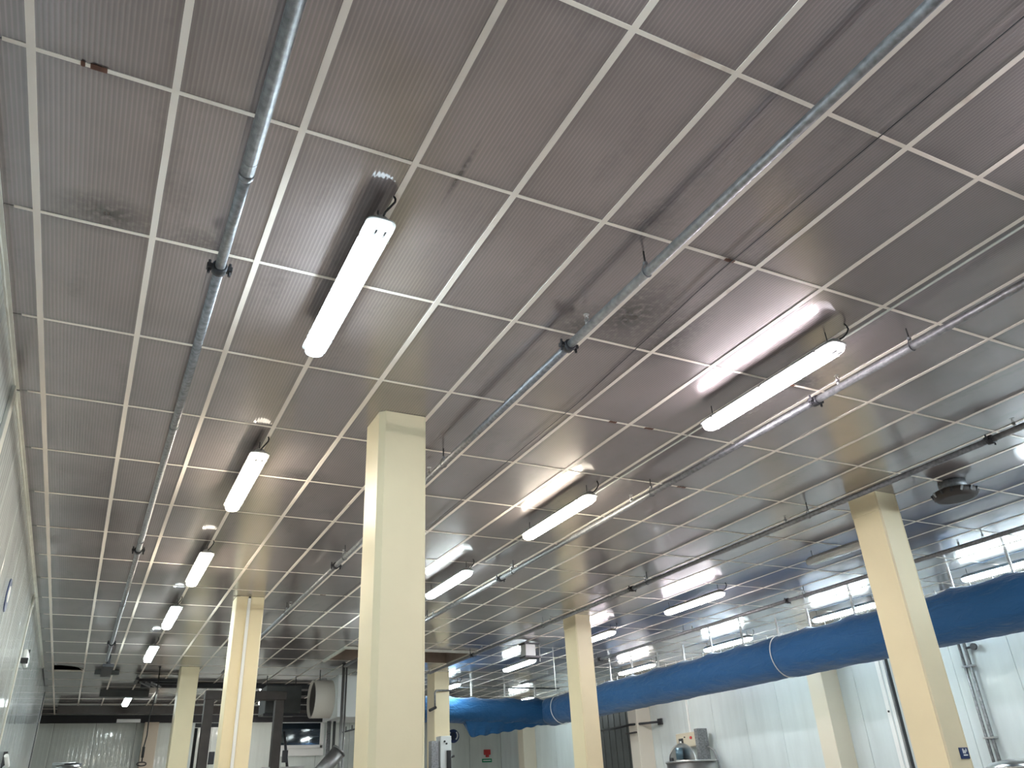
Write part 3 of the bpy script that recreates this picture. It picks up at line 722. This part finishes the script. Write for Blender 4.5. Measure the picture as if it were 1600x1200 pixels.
tube('body', M_steel, [(0, 0, 0), (0, 0, 2.85), (0, 0, 2.93)], [.32, .32, .28], g, 28); tube('lid', M_greybox, [(-.35, 0, 2.93), (.15, 0, 2.93)], .07, g, 12); tube('collar', M_dark, [(.1, 0, 2.6), (.1, 0, 2.97)], .2, g, 20)

# ------------------------------------------------------------------ things around the far right column
g = thing('control_cabinet', 'grey control cabinet with a black cable chain in front of the far right column', 'cabinet', (7.93, 19.35, 0))
box('cabinet', M_greybox, (-.15, .13, -.15, .15, 2.0, 3.10), g, bevel=.01); box('side_box', M_galv, (-.36, -.16, -.1, .1, 2.0, 3.0), g, bevel=.01)
box('cable_chain', M_black, (.0, .10, -.20, -.15, 1.8, 2.78), g); tube('knob', M_black, [(-.05, -.18, 2.98), (-.05, -.15, 2.98)], .02, g, 10); tube('knob', M_black, [(.0, -.18, 2.93), (.0, -.15, 2.93)], .02, g, 10)
tube('side_lever', M_dark, [(.12, -.1, 2.64), (.22, -.1, 2.66)], .025, g, 8); box('stand', M_galv, (-.1, .08, -.1, .1, 0, 2.0), g)
g = thing('column_bracket', 'bent pipe bracket fixed to the far right column', 'bracket', (7.9, 19.6, 0))
tube('arm', M_galv, [(.36, .15, 4.20), (-.08, 0, 4.17), (-.10, 0, 4.12), (-.10, 0, 3.78)], .022, g, 8); tube('foot', M_dark, [(-.08, 0, 3.78), (-.28, -.1, 3.70)], .035, g, 8)
simple('wall_speaker', M_black, (7.50, 7.66, 19.9, 20.05, 3.5, 4.1), 'narrow black bar between the big column and the far right column', 'panel')
# signs on the back wall
t = thing('mandatory_sign', 'round blue mandatory sign with a white head symbol on the back wall', 'sign', (12.5, YB, 3.9))
tube('plate', M_blue, [(0, 0, 0), (0, -.012, 0)], .235, t, 32)
for sx_ in (-1, 1):
    tube('emblem_arc', M_white, [(sx_ * .165 * math.cos(a), -.016, .02 + .165 * math.sin(a)) for a in [math.radians(-55 + k * 11) for k in range(10)]], .026, t, 6)
bm = bm_new()
pl = [(-.085, .10), (.0, .14), (.085, .10), (.075, -.06), (.03, -.15), (-.03, -.15), (-.075, -.06)]
a_ = [bm.verts.new((x, -.013, z)) for x, z in pl]; b_ = [bm.verts.new((x, -.018, z)) for x, z in pl]
bm.faces.new(a_); bm.faces.new(b_[::-1])
for k in range(len(pl)): bm.faces.new((a_[k], a_[(k + 1) % len(pl)], b_[(k + 1) % len(pl)], b_[k]))
obj('emblem_shield', bm, mat('dark_navy', (.006, .012, .04), .5), t)
t = thing('alarm_sounder', 'small red alarm box on the back wall', 'alarm', (13.85, YB, 3.3))
box('housing', M_red, (-.13, .13, -.08, 0, -.06, .12), t, bevel=.015); box('horn', M_red, (-.06, .07, -.07, 0, -.14, -.06), t, bevel=.02)
t = thing('exit_plate', 'small green sign with a pale line under the red alarm', 'sign', (13.85, YB, 3.05))
box('plate', M_green, (-.2, .2, -.012, 0, -.06, .06), t); box('pale_line', M_white, (-.16, .16, -.016, -.012, -.012, .015), t)

# ------------------------------------------------------------------ things on the right wall
g = thing('control_box', 'beige control box with a red button on the right wall below the blue duct', 'switchbox', (14.16, 17.85, 2.72))
box('housing', mat('beige_enamel', (.52, .47, .36), .4), (-.12, .14, -.36, .45, -.06, .27), g, bevel=.01); box('side_cover', M_galv, (-.16, .16, -.50, -.37, -.40, .33), g, bevel=.01)
box('switch_plate', M_dark, (-.135, -.12, .16, .33, .00, .15), g); box('switch', M_white, (-.15, -.135, .22, .28, .02, .09), g); tube('red_button', M_red, [(-.12, -.18, .14), (-.15, -.18, .14)], .035, g, 14); tube('small_knob', M_dark, [(-.12, .08, .17), (-.14, .08, .17)], .018, g, 10)
tag(box('wall_conduit', M_white, (XR - .03, XR, 18.14, 18.19, 3.0, 4.64)), 'thin white conduit rising from the control box to behind the duct', 'conduit')
tag(tube('supply_hose', M_galv, [(14.25, 17.335, 2.62), (14.2, 17.2, 2.60), (14.2, 17.05, 2.52), (14.2, 16.98, 2.35), (14.2, 16.9, 2.0), (14.2, 16.9, 0)], .025, None, 8), 'grey hose curving down beside the control box', 'hose')
g = thing('mixing_drum', 'stainless drum with a half raised round lid under the control box', 'mixer', (13.6, 17.25, 0))
tube('drum', M_steel, [(0, 0, 0), (0, 0, 2.30)], .60, g, 40); tube('rim', M_steel, [(0, 0, 2.27), (0, 0, 2.31)], .62, g, 40)
bm = bm_new(); N = 20
for s in (0, 1):
    pass
fr = [bm.verts.new((-.25, -.50 * math.cos(math.pi * k / N), 2.31 + .38 * math.sin(math.pi * k / N))) for k in range(N + 1)]
bk = [bm.verts.new((-.21, v.co.y, v.co.z)) for v in fr]
bm.faces.new(fr); bm.faces.new(bk[::-1])
for k in range(N): bm.faces.new((fr[k], fr[k + 1], bk[k + 1], bk[k]))
obj('round_lid', bm, M_steel, g)
tube('lid_rim', M_steel, [(-.26, v, z) for v, z in [(-.51 * math.cos(math.pi * k / N), 2.31 + .39 * math.sin(math.pi * k / N)) for k in range(N + 1)]], .014, g, 6)
tube('motor', mat('blue_grey_motor', (.10, .16, .20), .35, metal=.5), [(-.36, -.05, 2.34), (-.36, -.05, 2.60)], .09, g, 18); box('hinge', M_dark, (-.30, -.22, .36, .46, 2.30, 2.40), g, bevel=.01)
g = thing('mixing_drum', 'stainless dome top at the bottom right corner', 'mixer', (13.4, 8.75, 0))
tube('drum', M_steel, [(0, 0, 0), (0, 0, 1.72), (0, 0, 1.80), (0, 0, 1.84)], [.55, .55, .45, .2], g, 40); tube('rim', M_steel, [(0, 0, 1.70), (0, 0, 1.74)], .57, g, 40)
g = thing('wall_pipes', 'pair of grey vertical pipes on the right wall right of the right column', 'pipe', (14.36, 9.82, 0))
tube('pipe', M_galv, [(0, .06, 0), (0, .06, H)], .026, g, 10); tube('pipe', M_galv, [(0, -.05, 0), (0, -.05, H)], .030, g, 10)
tube('valve', M_dark, [(0, -.05, 3.72), (-.02, -.26, 3.72)], .022, g, 8); tube('valve_wheel', M_dark, [(-.05, -.24, 3.72), (.0, -.24, 3.72)], .06, g, 12)
for z in (3.4, 2.2): box('pipe_clip', M_steel, (-.035, .09, -.1, .11, z, z + .03), g)
g = thing('door_track', 'dark vertical channel with a white edge on the right wall beside the right column', 'rail', (XR - .002, 11.62, 0))
box('channel', M_dark, (-.05, 0, -.05, .03, 0, 4.60), g); box('face_strip', M_steel, (-.07, -.05, -.03, .01, 0, 4.60), g); box('white_edge', M_white, (-.03, 0, .035, .12, 0, 4.60), g); box('white_edge', M_white, (-.02, 0, .17, .26, 0, 4.60), g)
tube('bolt', M_black, [(-.02, .21, 2.86), (-.035, .21, 2.86)], .02, g, 10)
g = thing('hose_boom', 'dark steel boom reaching across the post right of the middle distance column', 'boom', (13.9, 20.6, 3.3))
tube('arm', M_dark, [(.5, -1.2, .10), (-.03, -.5, .09), (-.06, .2, .06), (-.02, 1.2, .08)], .03, g, 8); box('end_plate', M_dark, (.48, .55, -1.28, -1.12, .02, .18), g); box('shelf', M_brown, (.0, .3, -.7, -.2, -.14, -.10), g)
g = thing('column_notice', 'small dark blue notice with white figures low on the right column', 'sign', (8.19, 5.925, 1.80))
box('plate', M_blue, (-.07, .06, -.006, .004, -.02, .085), g)
for b in ((-.03, -.012, .03, .075), (-.005, .012, .03, .06), (.02, .034, .045, .075), (-.03, .034, .008, .02)): box('figure', M_white, (b[0], b[1], -.009, -.006, b[2], b[3]), g)
